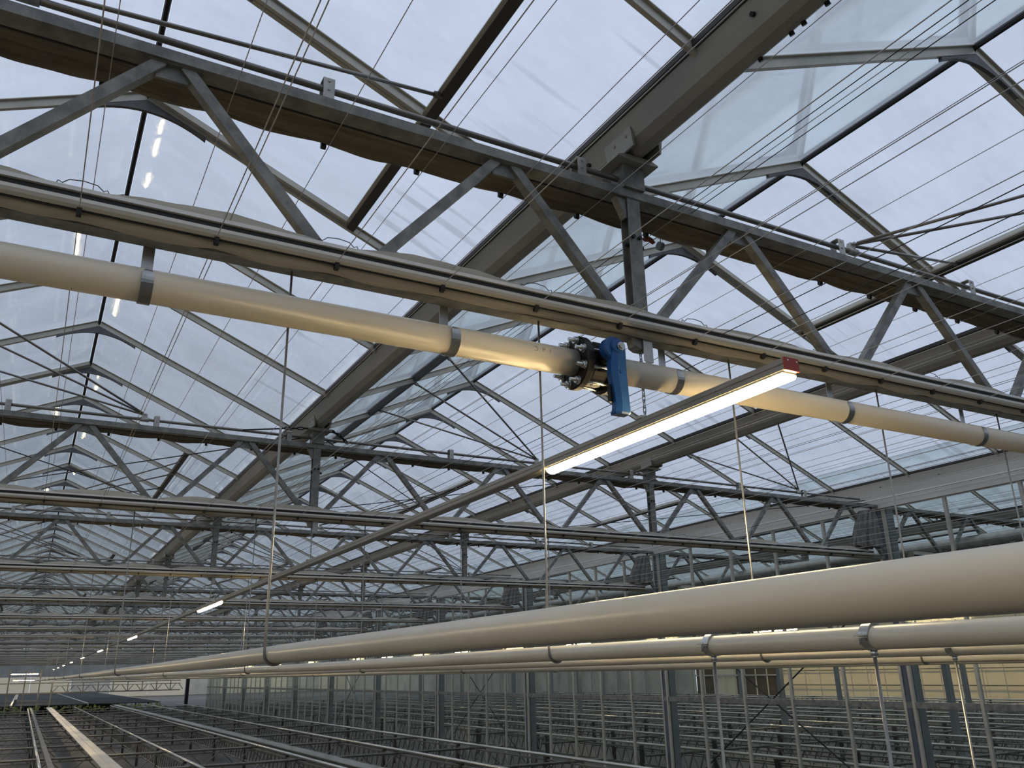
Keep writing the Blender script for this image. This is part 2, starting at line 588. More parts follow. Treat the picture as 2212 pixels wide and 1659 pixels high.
hb.prism([(WX - 0.06, 2.05), (WX + 0.06, 2.05), (WX + 0.06, 2.36), (WX - 0.06, 2.36), (WX - 0.075, 2.30), (WX - 0.06, 2.20), (WX - 0.072, 2.15)], 'y', yk, YW1)
part('head_beam', hb, 'wallbeam', wr)
bo = MB()
for k in range(40):
    y = 3.1 + k * 0.9
    bo.tube((WX - 0.085, y, 2.335), (WX - 0.06, y, 2.335), 0.014, 6)
stuff(part('beam_bolts', bo, 'black', wr))
for (ya, yb_) in ((TY[1], TY[2]), (TY[3], TY[4]), (TY[5], TY[6])):
    x = WX + 0.06
    part('brace', MB().tube((x, ya + 0.3, 0.95), (x, yb_ - 0.3, -1.95), 0.011, 6), 'cable', wr)
    part('brace', MB().tube((x + 0.03, yb_ - 0.3, 0.95), (x + 0.03, ya + 0.3, -1.95), 0.011, 6), 'cable', wr)

# ---- far walls
wb = link('wall_back', None, None, (46, 20, FLOOR))
struct(wb)
pw_me = MB().box(0, 0.1, 0.01, 2.49, 0.0, 5.2).mesh('panel', 'beige')
for k in range(20):
    link('panel', pw_me, wb, (0, -5 + 2.5 * k - 20, 0))
vm = MB().box(-0.35, -0.31, -0.02, 0.02, 0.0, 5.2).mesh('mullion', 'alu')
for k in range(41):
    link('mullion', vm, wb, (0, -5 + 1.25 * k - 20, 0))
for z in (1.0, 1.9, 2.55):
    part('rail', MB().box(45.66, 45.70, -5, 45, FLOOR + z - 0.03, FLOOR + z + 0.03), 'bench', wb)
d1 = link('door_1', None, None, (46, 50, FLOOR))
struct(d1)
for k, mm in enumerate(('brown', 'brown', 'beige', 'brown')):
    part('panel', MB().box(46, 46.1, 45.02 + 2.2 * k, 47.2 + 2.2 * k, FLOOR, 3.0), mm, d1)
for k in range(9):
    part('mullion', MB().box(45.8, 45.86, 45 + 1.1 * k, 45.07 + 1.1 * k, FLOOR, 3.0), 'beige', d1)
part('rail', MB().box(45.78, 45.84, 45, 53.8, -0.6, -0.5), 'alu', d1)
ws = link('wall_side', None, None, (46, 75, FLOOR))
struct(ws)
part('panel', MB().box(46, 46.1, 54, 138, FLOOR, 3.0), 'palewall', ws)
for k in range(24):
    part('mullion', MB().box(45.7, 45.8, 54 + 2.0 * k, 54.12 + 2.0 * k, FLOOR, 3.0), 'alu', ws)
we = link('wall_end', None, None, (15, 138, FLOOR))
struct(we)
for k in range(14):
    part('panel', MB().box(-24 + 5.0 * k, -19.05 + 5.0 * k, 138, 138.2, FLOOR, 0.6), 'beige' if k % 3 else 'palewall', we)
part('gable', MB().box(-24, 46, 138.05, 138.2, 0.6, 4.0), 'greywall', we)

# ================================================================== ROOF GUTTERS
GPROF = [(-0.100, 2.425), (-0.108, 2.40), (-0.066, 2.295), (-0.030, 2.262), (0.0, 2.255), (0.030, 2.262), (0.066, 2.295), (0.108, 2.40), (0.100, 2.425),
         (0.085, 2.425), (0.052, 2.305), (0.0, 2.275), (-0.052, 2.305), (-0.085, 2.425)]
GL = {-1.834: 'grey aluminium roof gutter at the far left, left of the leftmost ridge',
      2.166: 'grey aluminium roof gutter running over the first king post',
      6.166: 'grey aluminium roof gutter running above the long lit lamp towards the right edge',
      10.166: 'pale roof gutter lying on the glass partition wall at the right',
      -5.834: 'roof gutter farthest to the left, beyond the leftmost bay'}
for i, gx in enumerate(GX):
    y1 = YEND if i < 5 else 62.0
    lab = GL.get(round(gx, 3), 'roof gutter behind the glass wall, %s from the wall' % ORD[max(0, i - 5)])
    g = thing('roof_gutter', lab, 'gutter', (gx, 0, 2.255))
    part('channel', MB().prism([(u + gx, w) for u, w in GPROF], 'y', -3.0, y1), 'wallbeam' if i == 4 else 'gutter', g)
    for sx in (-1, 1):
        sb = MB()
        a, c = sorted((gx + sx * 0.098, gx + sx * 0.128))
        sb.box(a, c, -3.0, y1, 2.408, 2.436)
        part('seal', sb, 'seal', g)
    if abs(gx - 2.166) < 0.01:
        bm_ = MB().tube((0, 0, -0.008), (0, 0, 0.012), 0.011, 6).mesh('bolt', 'black')
        for (y, u, w, ry) in ((1.62, -0.088, 2.345, -1.9), (1.78, -0.088, 2.345, -1.9), (1.55, 0.034, 2.262, 2.6), (1.66, 0.034, 2.262, 2.6), (1.72, 0.034, 2.262, 2.6), (1.88, 0.034, 2.262, 2.6),
                              (2.90, -0.085, 2.34, -1.9), (3.02, -0.085, 2.34, -1.9)):
            link('bolt', bm_, g, (u, y, w - 2.255), (0, ry, 0))

# ================================================================== TRUSSES
XA, XB = GX[0], WX - 0.065


def make_truss():
    r = link('lattice_truss', None)
    tc_ = MB()
    # top chord: cold-formed channel with small lips
    tc_.prism([(-0.036, 2.061), (0.042, 2.061), (0.042, 2.105), (0.036, 2.105), (0.036, 2.068), (-0.030, 2.068), (-0.030, 2.105), (-0.036, 2.105)], 'x', XA, XB)
    part('top_chord', tc_, 'galv', r)
    bc = MB()
    bc.prism([(-0.030, 1.36), (0.035, 1.36), (0.035, 1.402), (0.029, 1.402), (0.029, 1.366), (-0.024, 1.366), (-0.024, 1.402), (-0.030, 1.402)], 'x', XA, XB)
    part('bottom_chord', bc, 'galv', r)
    half = 4.0 / 6
    dm = {}
    for s in (1, -1):
        b = MB()
        b.beam((-s * half + s * 0.045, 0.002, 1.40), (-s * 0.04, 0.002, 2.062), 0.046, 0.042)
        dm[s] = b.mesh('diagonal', 'galv')
    gm = MB().box(-0.10, 0.10, -0.024, 0.028, 2.055, 2.0625)
    gm.box(-0.055, 0.055, -0.006, 0.006, 2.0, 2.06)
    gm = gm.mesh('gusset_plate', 'galv')
    kp = MB()
    kp.prism([(-0.035, -0.03), (0.035, -0.03), (0.035, -0.024), (0.006, -0.024), (0.006, 0.024), (0.035, 0.024), (0.035, 0.03), (-0.035, 0.03), (-0.035, 0.024), (-0.006, 0.024), (-0.006, -0.024), (-0.035, -0.024)], 'z', 1.36, 2.105)
    kp = kp.mesh('king_post', 'galv')
    hd = MB()
    hd.box(-0.058, 0.058, -0.05, 0.05, 2.106, 2.222)
    hd.tube((-0.0585, 0, 2.165), (-0.0595, 0, 2.165), 0.028, 10)
    hd = hd.mesh('post_head', 'galv')
    sad = MB()
    sad.prism([(-0.115, 2.236), (-0.115, 2.230), (0.0, 2.222), (0.115, 2.230), (0.115, 2.236), (0.075, 2.252), (-0.075, 2.252)], 'y', -0.09, 0.09)
    for s_ in (-1, 1):
        sad.prism([(s_ * u, w) for u, w in ((0.0695, 2.295), (0.0900, 2.347), (0.0925, 2.347), (0.080, 2.25), (0.07, 2.25))][::s_], 'y', -0.16, 0.04)
        for yb in (-0.12, -0.03):
            sad.tube((s_ * 0.082, yb, 2.318), (s_ * 0.094, yb, 2.314), 0.008, 6)
    sad = sad.mesh('saddle', 'gutter')
    tri = {}
    for s in (1, -1):
        tri[s] = MB().prism([(s * 0.035, 2.06), (s * 0.090, 2.06), (s * 0.042, 1.96), (s * 0.035, 1.96)][::s], 'y', -0.02, 0.02).mesh('corner_gusset', 'galv')
    bt = MB().tube((0, -0.042, 1.86), (0, -0.028, 1.86), 0.010, 6).mesh('bolt', 'black')
    bt2 = MB().tube((-0.045, 0, 1.83), (0.06, 0, 1.83), 0.010, 6).mesh('through_bolt', 'black')
    xs = []
    x = GX[1] - half
    while x > XA + 0.3:
        x -= 2 * half
    x += 2 * half
    while x < XB - 0.3:
        xs.append(x)
        x += 2 * half
    for x in xs:
        if x - half > XA - 0.1:
            link('diagonal', dm[1], r, (x, 0, 0))
        if x + half < XB + 0.1:
            link('diagonal', dm[-1], r, (x, 0, 0))
        link('gusset_plate', gm, r, (x, 0, 0))
    for i in (1, 2, 3):
        link('king_post', kp, r, (GX[i], 0, 0))
        link('post_head', hd, r, (GX[i], 0, 0))
        link('saddle', sad, r, (GX[i], 0, 0))
        link('bolt', bt, r, (GX[i] - 0.018, 0, 0))
        link('bolt', bt, r, (GX[i] + 0.018, 0, 0))
        link('through_bolt', bt2, r, (GX[i], 0, 0))
        link('corner_gusset', tri[-1], r, (GX[i], 0, 0))
    return r


proto_truss = make_truss()
TG = 'lattice trusses across the greenhouse'
for k in range(NT):
    t = proto_truss if k == 0 else copy_tree(proto_truss)
    t.location = (0, TY[k], 0)
    if k < 10:
        tag(t, 'galvanized lattice roof truss with zigzag struts, %s from the camera' % ORD[k], 'truss', TG)
    else:
        tag(t, 'far galvanized lattice truss in the stack merging near the vanishing point', 'truss', TG)
for k in range(10):
    t = copy_tree(proto_truss)
    t.location = (16, TY[k], 0)
    if k < 5:
        tag(t, 'lattice truss behind the glass partition wall, %s from the camera' % ORD[k], 'truss', 'trusses behind the glass wall')
    else:
        tag(t, 'far lattice truss behind the glass partition wall, hardly visible', 'truss', 'trusses behind the glass wall')

# ================================================================== GATHERED SCREENS
WIREX = [-0.05 + 0.4115 * k for k in range(-13, 25)]


def scallop(x, p):
    return abs(math.sin(math.pi * (x + 0.05) / p))


def wr_(x, a):
    return 0.0018 * math.sin(x * 19 + a * 5) + 0.0009 * math.sin(x * 47 + a * 9)


def lower_fabric(x0, x1, step):
    rings = []
    n = int((x1 - x0) / step)
    for i in range(n + 1):
        x = x0 + (x1 - x0) * i / n
        a = scallop(x, 0.823)
        b = scallop(x, 0.4115)
        amp = 0.98 + 0.12 * math.sin(x * 1.7) + 0.1 * math.sin(x * 0.6 + 1)
        zt = 1.456 + 0.046 * a ** 0.6 * amp
        sg = 0.012 * b * (0.8 + 0.4 * math.sin(x * 2.3))
        pts = [(-0.060, 1.41), (-0.064, 1.435 + 0.3 * (zt - 1.435)), (-0.050, zt - 0.004), (-0.030, zt), (-0.006, zt - 0.004), (0.016, zt - 0.018), (0.030, zt - 0.04),
               (0.036, 1.425), (0.030, 1.406), (-0.024, 1.405), (-0.033, 1.398), (-0.034, 1.366 - sg), (-0.042, 1.363 - sg), (-0.056, 1.373 - sg * 0.6), (-0.066, 1.388)]
        rings.append([(x, y + wr_(x, j) * 0.8, z + wr_(x, j + 3) * (0.3 if j in (9, 10, 14, 0) else 1.0)) for j, (y, z) in enumerate(pts)])
    return MB().loft(rings)


def upper_fabric(x0, x1, step):
    rings = []
    n = int((x1 - x0) / step)
    for i in range(n + 1):
        x = x0 + (x1 - x0) * i / n
        b = scallop(x, 0.4115)
        c = scallop(x + 0.2, 0.823)
        z0 = 2.060 - 0.012 * b
        f1 = 0.006 * math.sin(x * 5.1) * (0.4 + b)
        f2 = 0.006 * math.sin(x * 3.7 + 1.3) * (0.4 + b)
        pts = [(0.048, 2.075), (0.05, 2.10), (0.075, 2.118 + 0.012 * c), (0.12, 2.126 + 0.012 * c), (0.17, 2.118 + 0.008 * c), (0.205, 2.095), (0.210, 2.070),
               (0.205, z0 + 0.004), (0.186, z0 - 0.004 + f1), (0.180, z0 + 0.020), (0.158, z0 - 0.004 - f1), (0.150, z0 + 0.022), (0.126, z0 - 0.003 + f2), (0.119, z0 + 0.020), (0.088, z0 - 0.003 - f2), (0.080, z0 + 0.018), (0.062, z0 + 0.004)]
        rings.append([(x, y + wr_(x, j) * 0.9, z + wr_(x, j + 2) * 0.9) for j, (y, z) in enumerate(pts)])
    return MB().loft(rings)


SX0, SX1 = XA + 0.2, WX - 0.35


def make_lower(x0, x1):
    r = link('energy_screen', None)
    part('fabric', lower_fabric(x0, x1, 0.034), 'fabric', r)
    p = MB()
    p.prism([(-0.090, 1.440), (-0.084, 1.456), (-0.066, 1.456), (-0.066, 1.388), (-0.080, 1.386), (-0.092, 1.392), (-0.096, 1.404), (-0.092, 1.418), (-0.074, 1.420), (-0.074, 1.438)], 'x', x0, x1)
    part('profile', p, 'profile', r)
    part('white_strip', MB().box(x0, x1, -0.0925, -0.0905, 1.4405, 1.4545), 'white', r)
    part('slot_shade', MB().box(x0, x1, -0.0835, -0.0735, 1.4195, 1.4385), 'rubber', r)  # black insert paints the shadow inside the profile groove
    part('dark_cord', MB().tube((x0, -0.071, 1.384), (x1, -0.071, 1.384), 0.0035, 5), 'rubber', r)
    return r


def make_upper(x0, x1):
    r = link('shade_screen', None)
    part('fabric', upper_fabric(x0, x1, 0.034), 'fabric_shaded', r)
    part('dark_cord', MB().tube((x0, 0.0495, 2.062), (x1, 0.0495, 2.062), 0.005, 5), 'rubber', r)  # black cord draws the dark gap between chord and cloth
    return r


me_clip = MB()
me_clip.prism([(-0.086, 1.392), (-0.060, 1.390), (-0.060, 1.372), (-0.066, 1.364), (-0.082, 1.366)], 'x', -0.0075, 0.0075)
hoop_pts = [(-0.075, 0, 0), (-0.070, 0, 0.012), (-0.058, 0, 0.006), (-0.040, 0, 0.022), (0.0, 0, 0.027), (0.040, 0, 0.022), (0.058, 0, 0.006), (0.070, 0, 0.012), (0.075, 0, 0)]
me_hoop = MB().path([(a, -0.082, 1.457 + c) for a, _, c in hoop_pts], 0.0018, 5)
me_clip2 = MB().prism([(0.196, 2.085), (0.216, 2.085), (0.217, 2.046), (0.206, 2.036), (0.196, 2.046)], 'x', -0.010, 0.010)


def joined(base, xs):
    m = MB()
    for x in xs:
        m.add([(a + x, b, c) for a, b, c in base.v], base.f, base.s)
    return m


wx_in = [x for x in WIREX if SX0 + 0.1 < x < SX1 - 0.1]
low1 = make_lower(SX0, SX1)
up1 = make_upper(SX0, SX1)
low2 = copy_tree(low1)
up2 = copy_tree(up1)
c_me, h_me, c2_me = me_clip.mesh('clip', 'rubber'), me_hoop.mesh('wire_hoop', 'bracket'), me_clip2.mesh('clip', 'rubber')
for i, x in enumerate(wx_in):
    link('clip', c_me, low1, (x, 0, 0))
    link('clip', c2_me, up1, (x, 0, 0))
    if abs(((x + 0.05) / 0.823) - round((x + 0.05) / 0.823)) < 0.1:
        link('wire_hoop', h_me, low1, (x, 0, 0))
stuff(part('clips', joined(me_clip, wx_in), 'rubber', low2))
stuff(part('wire_hoops', joined(me_hoop, wx_in[1::2]), 'bracket', low2))
stuff(part('clips', joined(me_clip2, wx_in), 'rubber', up2))
LG, UG = 'energy screens gathered at the bottom chords', 'shade screens gathered at the top chords'
for k in range(NT):
    a = low1 if k == 0 else (low2 if k == 1 else copy_tree(low2))
    b = up1 if k == 0 else (up2 if k == 1 else copy_tree(up2))
    a.location = (0, TY[k], 0)
    b.location = (0, TY[k], 0)
    if k < 10:
        tag(a, 'cream screen bundled behind a pale bar under the %s truss from the camera' % ORD[k], 'screen', LG)
        tag(b, 'shade cloth toned dark as in shadow, folded behind the top chord of the %s truss' % ORD[k], 'screen', UG)
    else:
        tag(a, 'far cream screen bundle, one of the pale stripes near the vanishing point', 'screen', LG)
        tag(b, 'far folded shade cloth, one of the dark stripes near the vanishing point', 'screen', UG)
for k in range(6):
    a = copy_tree(low2)
    b = copy_tree(up2)
    a.location = (16.3, TY[k], 0)
    b.location = (16.3, TY[k], 0)
    tag(a, 'grey screen bundle behind the glass wall, under its %s truss' % ORD[k], 'screen', 'screens behind the glass wall')
    tag(b, 'folded cloth behind the glass wall, on its %s truss' % ORD[k], 'screen', 'screens behind the glass wall')

# ================================================================== VENT DRIVES (tube on brackets with push rods)
ZTUBE = 2.165


def make_drive(right):
    r = link('vent_drive', None)
    part('drive_tube', MB().tube((XA, 0, ZTUBE), (XB - 0.3, 0, ZTUBE), 0.0135, 12), 'tube', r)
    br = MB()
    br.prism([(-0.030, 2.106), (-0.030, 2.198), (-0.022, 2.206), (0.022, 2.206), (0.030, 2.198), (0.030, 2.106), (0.026, 2.106), (0.026, 2.196), (0.02, 2.202), (-0.02, 2.202), (-0.026, 2.196), (-0.026, 2.106)], 'x', -0.022, 0.022)
    br.tube((0, -0.034, 2.186), (0, -0.029, 2.186), 0.006, 6)
    br.tube((0, -0.034, 2.148), (0, -0.029, 2.148), 0.006, 6)
    bme = br.mesh('tube_bracket', 'galv_light')
    for n in range(-1, 3):
        for x in (-0.42, 0.72, 1.89):
            if XA < x + 4 * n < XB - 0.5:
                link('tube_bracket', bme, r, (x + 4 * n, 0, 0))
    cl = MB()
    cl.tube((-0.035, 0, ZTUBE), (0.035, 0, ZTUBE), 0.021, 10)
    cl.box(-0.02, 0.02, -0.012, 0.012, ZTUBE, 2.215)
    cl.tube((0, -0.025, 2.21), (0, 0.025, 2.21), 0.008, 8)
    cme = cl.mesh('rod_clamp', 'galv_light')
    ends = []
    for i in range(0, 4):
        if right:
            xc, xv = GX[i] + 4 - 2.469 , GX[i] + 4 - 0.745
        else:
            xc, xv = GX[i] + 2.455, GX[i] + 0.745
        link('rod_clamp', cme, r, (xc, 0, 0))
        for dy in (0.44, -0.56, -1.35):
            s = 1 if xv > xc else -1
            m = MB()
            m.tube((xc + 0.02 * s, dy * 0.02, 2.212), (xv, dy, 2.685), 0.0095, 8)
            d = Vector((xv - xc, dy, 2.685 - 2.212)).normalized()
            e = Vector((xv, dy, 2.685))
            m.beam(e - d * 0.07, e + d * 0.02, 0.022, 0.026)
            part('push_rod', m, 'tube', r)
    return r


dr_r, dr_l = make_drive(True), make_drive(False)
for k in range(12):
    if k == 0:
        d = dr_r
    elif k == 1:
        d = dr_l
    else:
        d = copy_tree(dr_r if k % 2 == 0 else dr_l)
    d.location = (0, TY[k], 0)
    if k < 10:
        tag(d, 'brown vent drive tube with fans of push rods above the %s truss' % ORD[k], 'vent drive', 'vent drives on the trusses')
    else:
        tag(d, 'far vent drive tube lying on a truss near the vanishing point', 'vent drive', 'vent drives on the trusses')

# ================================================================== SCREEN WIRES
wire_lo = MB().tube((0, -3, 0), (0, YEND - 6, 0), 0.0018, 5).mesh('screen_wire', 'steelwire')
for lev, z, w in (('lower', 1.392, 'under'), ('upper', 2.05, 'above')):
    for i, x in enumerate(WIREX):
        if x < -3.3:
            continue
        o = link('screen_wire', wire_lo, None, (x + (0.02 if lev == 'upper' else 0), 0, z))
        tag(o, 'thin steel %s screen wire running lengthwise through the trusses' % lev, 'wire', '%s screen wires' % lev)
        if lev == 'lower' and i % 2 == 0:
            o = link('screen_wire', wire_lo, None, (x + 0.035, 0, 1.462))
            tag(o, 'thin steel hold-down wire running lengthwise just above the screen bundles', 'wire', 'hold-down wires')
MESH_WALLWIRE = MB().tube((0, 0.5, 0), (0, 55, 0), 0.0022, 5).mesh('wall_screen_wire', 'steelwire')
cab = MB().tube((0, -3, 0), (0, YEND - 6, 0), 0.0021, 5).mesh('pull_cable', 'cable')
for x, z, l in ((2.43, 2.075, 'upper black pull cable, left one of the pair beside the first king post'),
                (2.51, 2.075, 'upper black pull cable, right one of the pair beside the first king post'),
                (2.545, 1.42, 'lower black pull cable, left one of the pair beside the red lamp cap'),
                (2.70, 1.42, 'lower black pull cable, right one of the pair beside the red lamp cap'),
                (6.45, 2.075, 'black pull cable right of the second gutter, upper level'),
                (6.62, 1.42, 'black pull cable right of the second gutter, lower level')):
    tag(link('pull_cable', cab, None, (x, 0, z)), l, 'cable')

# ================================================================== CREAM PIPE WITH VALVE
PY, PZ, PR = 2.70, 1.195, 0.0557


def ring(x, r, n=32, y=PY, z=PZ):
    return [(x, y + r * math.cos(2 * math.pi * k / n), z + r * math.sin(2 * math.pi * k / n)) for k in range(n)]


pl = thing('water_pipe', 'long cream plastic pipe hung below the first truss, left of the valve', 'pipe', (-2.0, PY, PZ - PR))
part('pipe_wall', MB().tube((XA + 0.3, PY, PZ), (1.810, PY, PZ), PR, 40), 'pvc', pl)
pr = thing('water_pipe', 'cream plastic pipe right of the valve, passing behind the lit lamp', 'pipe', (6.0, PY, PZ - PR))
part('pipe_wall', MB().tube((1.962, PY, PZ), (WX - 0.4, PY, PZ), PR, 40), 'pvc', pr)
mk = MB()


def stroke(pts, x0, a0, w=0.0022):
    q = []
    for (u, v_) in [(u_ * 0.75, w_ * 0.75) for u_, w_ in pts]:
        an = a0 + v_ / PR
        q.append((x0 + u, PY + (PR + 0.0004) * math.cos(an), PZ + (PR + 0.0004) * math.sin(an)))
    mk.path(q, w / 2, 4)


A0 = math.pi - 0.15
stroke([(0.0, -0.012), (0.016, -0.012), (0.012, -0.004), (0.018, 0.003), (0.012, 0.010), (0.0, 0.010)], 1.585, A0)
stroke([(0.0, 0.010), (0.0, -0.012), (0.014, -0.010), (0.014, -0.002), (0.0, 0.0)], 1.622, A0)
stroke([(0.0, 0.010), (0.0, -0.012)], 1.656, A0)
part('print_mark', mk, 'ink', pl)

# J-shaped straps
SXS = [0.169 + 1.0735 * k for k in range(-5, 9)]


def strap_mesh():
    m = MB()
    pts = []
    yb = PR + 0.003
    pts.append((yb, 1.40 - PZ))
    pts.append((yb, 0.02))
    for k in range(0, 22):
        a = 0.0 - math.pi * 1.22 * k / 21
        pts.append((yb * math.cos(a), yb * math.sin(a)))
    rings = []
    w = 0.0185
    for i, (y, z) in enumerate(pts):
        r_ = math.hypot(y, z)
        ny, nz_ = ((1, 0) if i < 2 else (y / r_, z / r_))
        ww = w if i < len(pts) - 2 else (w * 0.85 if i == len(pts) - 2 else w * 0.5)
        rings.append([(-ww, y, z), (ww, y, z), (ww, y + ny * 0.0022, z + nz_ * 0.0022), (-ww, y + ny * 0.0022, z + nz_ * 0.0022)])
    m.loft(rings, smooth=False)
    return m


sm = strap_mesh().mesh('pipe_strap', 'strap')
k = 0
for i, x in enumerate(SXS):
    if x < -2 or x > WX - 0.6:
        continue
    o = link('pipe_strap', sm, None, (x, PY, PZ))
    d = {0: 'second', 1: 'x'}
    if x < 0:
        lab = 'steel strap holding the cream pipe, beyond the left edge'
        grp = 'straps on the cream pipe'
    else:
        n = int(round((x - 0.169) / 1.0735))
        lab = 'bent steel strap carrying the cream pipe, %s counted from the left edge' % ORD[n]
    tag(o, lab, 'strap', 'straps on the cream pipe')

# butterfly valve
vv = thing('butterfly_valve', 'black flanged butterfly valve with blue lever in the cream pipe', 'valve', (1.89, PY, PZ - 0.11))


def flange(x0, x1, r, ch=0.006):
    m = MB()
    m.loft([ring(x0, PR + 0.002), ring(x0, r - ch), ring(x0 + ch, r), ring(x1 - ch, r), ring(x1, r - ch), ring(x1, PR + 0.002)], smooth=False)
    return m


part('flange', flange(1.798, 1.836, 0.112), 'black', vv)
part('flange', flange(1.938, 1.974, 0.112), 'black', vv)
bd = MB()
bd.loft([ring(1.837, 0.070), ring(1.837, 0.084), ring(1.855, 0.088), ring(1.919, 0.088), ring(1.937, 0.084), ring(1.937, 0.070)], smooth=False)
for a in (0.35, 1.2, 2.0, 2.8, 3.6, 4.4, 5.3):
    bd.box(1.87, 1.906, PY + 0.085 * math.cos(a) - 0.012, PY + 0.085 * math.cos(a) + 0.012, PZ + 0.085 * math.sin(a) - 0.012, PZ + 0.085 * math.sin(a) + 0.012)
part('valve_body', bd, 'black', vv)
# stem neck leaning towards the camera
nk = MB()
nk.path([(1.888, PY - 0.07, PZ + 0.005), (1.888, PY - 0.128, PZ + 0.01)], 0.032, 16)
nk.path([(1.888, PY - 0.120, PZ + 0.01), (1.888, PY - 0.133, PZ + 0.011)], 0.043, 16)
part('stem_neck', nk, 'black', vv)
bolt = MB()
bolt.tube((1.757, 0, 0), (1.995, 0, 0), 0.0078, 10)
nut = MB()
nut.tube((1.782, 0, 0), (1.7975, 0, 0), 0.0152, 6)
nut.tube((1.7958, 0, 0), (1.7979, 0, 0), 0.0175, 14)
nut2 = MB()
nut2.tube((1.9745, 0, 0), (1.988, 0, 0), 0.0145, 6)
b_me, n_me, n2_me = bolt.mesh('bolt', 'zinc', (1.89, 0, 0)), nut.mesh('nut', 'zinc', (1.89, 0, 0)), nut2.mesh('bolt_head', 'zinc', (1.89, 0, 0))
for k in range(8):
    a = 2 * math.pi * (k + 0.5) / 8
    o = link('bolt', b_me, vv, (0, 0.0925 * math.cos(a), 0.11 + 0.0925 * math.sin(a)))
    link('nut', n_me, o)
    link('bolt_head', n2_me, o)
# lever
HYc = PY - 0.150
lv = MB()


def lever_ring(z, x0, x1, yf, yb):
    c = 0.006
    return [(x0, yb, z), (x0, yf + c * 1.6, z), (x0 + (x1 - x0) * 0.36, yf, z), (x1 - c, yf, z), (x1, yf + c, z), (x1, yb, z)]


# hub disc
hub = MB()
n = 28
hx, hz = 1.892, PZ + 0.022
rr = [[(hx + r * math.cos(2 * math.pi * k / n) , y, hz + r * math.sin(2 * math.pi * k / n)) for k in range(n)] for r, y in ((0.040, PY - 0.126), (0.052, PY - 0.130), (0.052, PY - 0.162), (0.046, PY - 0.170))]
hub.loft(rr[::-1], smooth=False)
ho = part('lever', hub, 'blue', vv)
sh = [(1.222, 1.898, 1.942, -0.182), (1.19, 1.880, 1.943, -0.182), (1.15, 1.872, 1.942, -0.182), (1.10, 1.868, 1.941, -0.184), (1.06, 1.872, 1.9405, -0.187), (1.02, 1.876, 1.940, -0.190), (0.985, 1.878, 1.940, -0.192), (0.965, 1.874, 1.9405, -0.194), (0.952, 1.866, 1.938, -0.196), (0.944, 1.870, 1.930, -0.194)]
lv.loft([lever_ring(1.234 - (1.222 - z) * 1.075, x0 - 0.008, x1 - 0.008, PY + yf, PY + yf + 0.040) for z, x0, x1, yf in sh], smooth=False)
# rounded lever head
hr = []
for y, r in ((PY - 0.140, 0.033), (PY - 0.176, 0.033), (PY - 0.183, 0.028)):
    hr.append([(1.902 + r * math.cos(2 * math.pi * k / 20), y, 1.222 + r * math.sin(2 * math.pi * k / 20)) for k in range(20)])
lv.loft(hr[::-1], smooth=False)
part('lever_arm', lv, 'blue', ho)
sc = MB()
sc.tube((1.908, PY - 0.1835, 1.222), (1.908, PY - 0.1875, 1.222), 0.0175, 20)
sc.tube((1.908, PY - 0.187, 1.222), (1.908, PY - 0.193, 1.222), 0.0115, 6)
part('lever_screw', sc, 'strap', ho)
tr_ = MB()
tr_.box(1.853, 1.868, PY - 0.165, PY - 0.150, 0.99, 1.06)
part('lever_trigger', tr_, 'black', ho)
dt = MB()
dt.tube((1.904, PY - 0.1845, 1.115), (1.904, PY - 0.1870, 1.115), 0.008, 10)
part('lever_stud', dt, 'blue', ho)

# ================================================================== LAMP ROW
LX0, LX1, LZ0, LZ1 = 2.130, 2.197, 0.957, 1.003


def trunk_prof():
    p = [(LX0 + 0.004, LZ0), (LX1 - 0.004, LZ0), (LX1, LZ0 + 0.004), (LX1, LZ1 - 0.012), (LX1 - 0.003, LZ1 - 0.009), (LX1 - 0.003, LZ1), (LX0 + 0.003, LZ1), (LX0 + 0.003, LZ1 - 0.009), (LX0, LZ1 - 0.012), (LX0, LZ0 + 0.026), (LX0 + 0.003, LZ0 + 0.024), (LX0 + 0.003, LZ0 + 0.020), (LX0, LZ0 + 0.018), (LX0, LZ0 + 0.004)]
    return p


LAMPY = [2.70 + 2 * TS * k for k in range(9)]


def lamp_row(xoff, ys, y0, y1, lab_t, labf, gname):
    t = thing('lamp_trunking', lab_t, 'trunking', (2.1635 + xoff, y0, LZ0))
    part('channel', MB().prism([(a + xoff, b) for a, b in trunk_prof()], 'y', y0, y1), 'trunk', t)
    ec = part('end_cap', MB().box(LX0 - 0.001 + xoff, LX1 + 0.001 + xoff, y0 - 0.006, y0 - 0.0005, LZ0, LZ1 + 0.001), 'red', t)
    for dx, dz in ((0.014, 0.036), (0.056, 0.034)):
        part('screw', MB().tube((LX0 + dx + xoff, y0 - 0.009, LZ0 + dz), (LX0 + dx + xoff, y0 - 0.005, LZ0 + dz), 0.003, 8), 'zinc', ec)
    for i, yc in enumerate(ys):
        lamp = thing('led_lamp', labf(i), 'lamp', (2.1635 + xoff, yc, LZ0 - 0.028), gname)
        a, b = (yc - 0.785, yc + 0.785)
        base = MB().box(LX0 + 0.002 + xoff, LX1 - 0.002 + xoff, a, b, LZ0 - 0.006, LZ0 - 0.0005)
        part('lamp_base', base, 'trunk', lamp)
        cx = 2.1635 + xoff
        pr_ = []
        for k in range(0, 13):
            an = math.pi + math.pi * k / 12
            pr_.append((cx + 0.0325 * math.cos(an), LZ0 - 0.007 + 0.024 * math.sin(an)))
        part('diffuser', MB().prism(pr_, 'y', a, b, smooth=True), 'led', lamp)
    return t


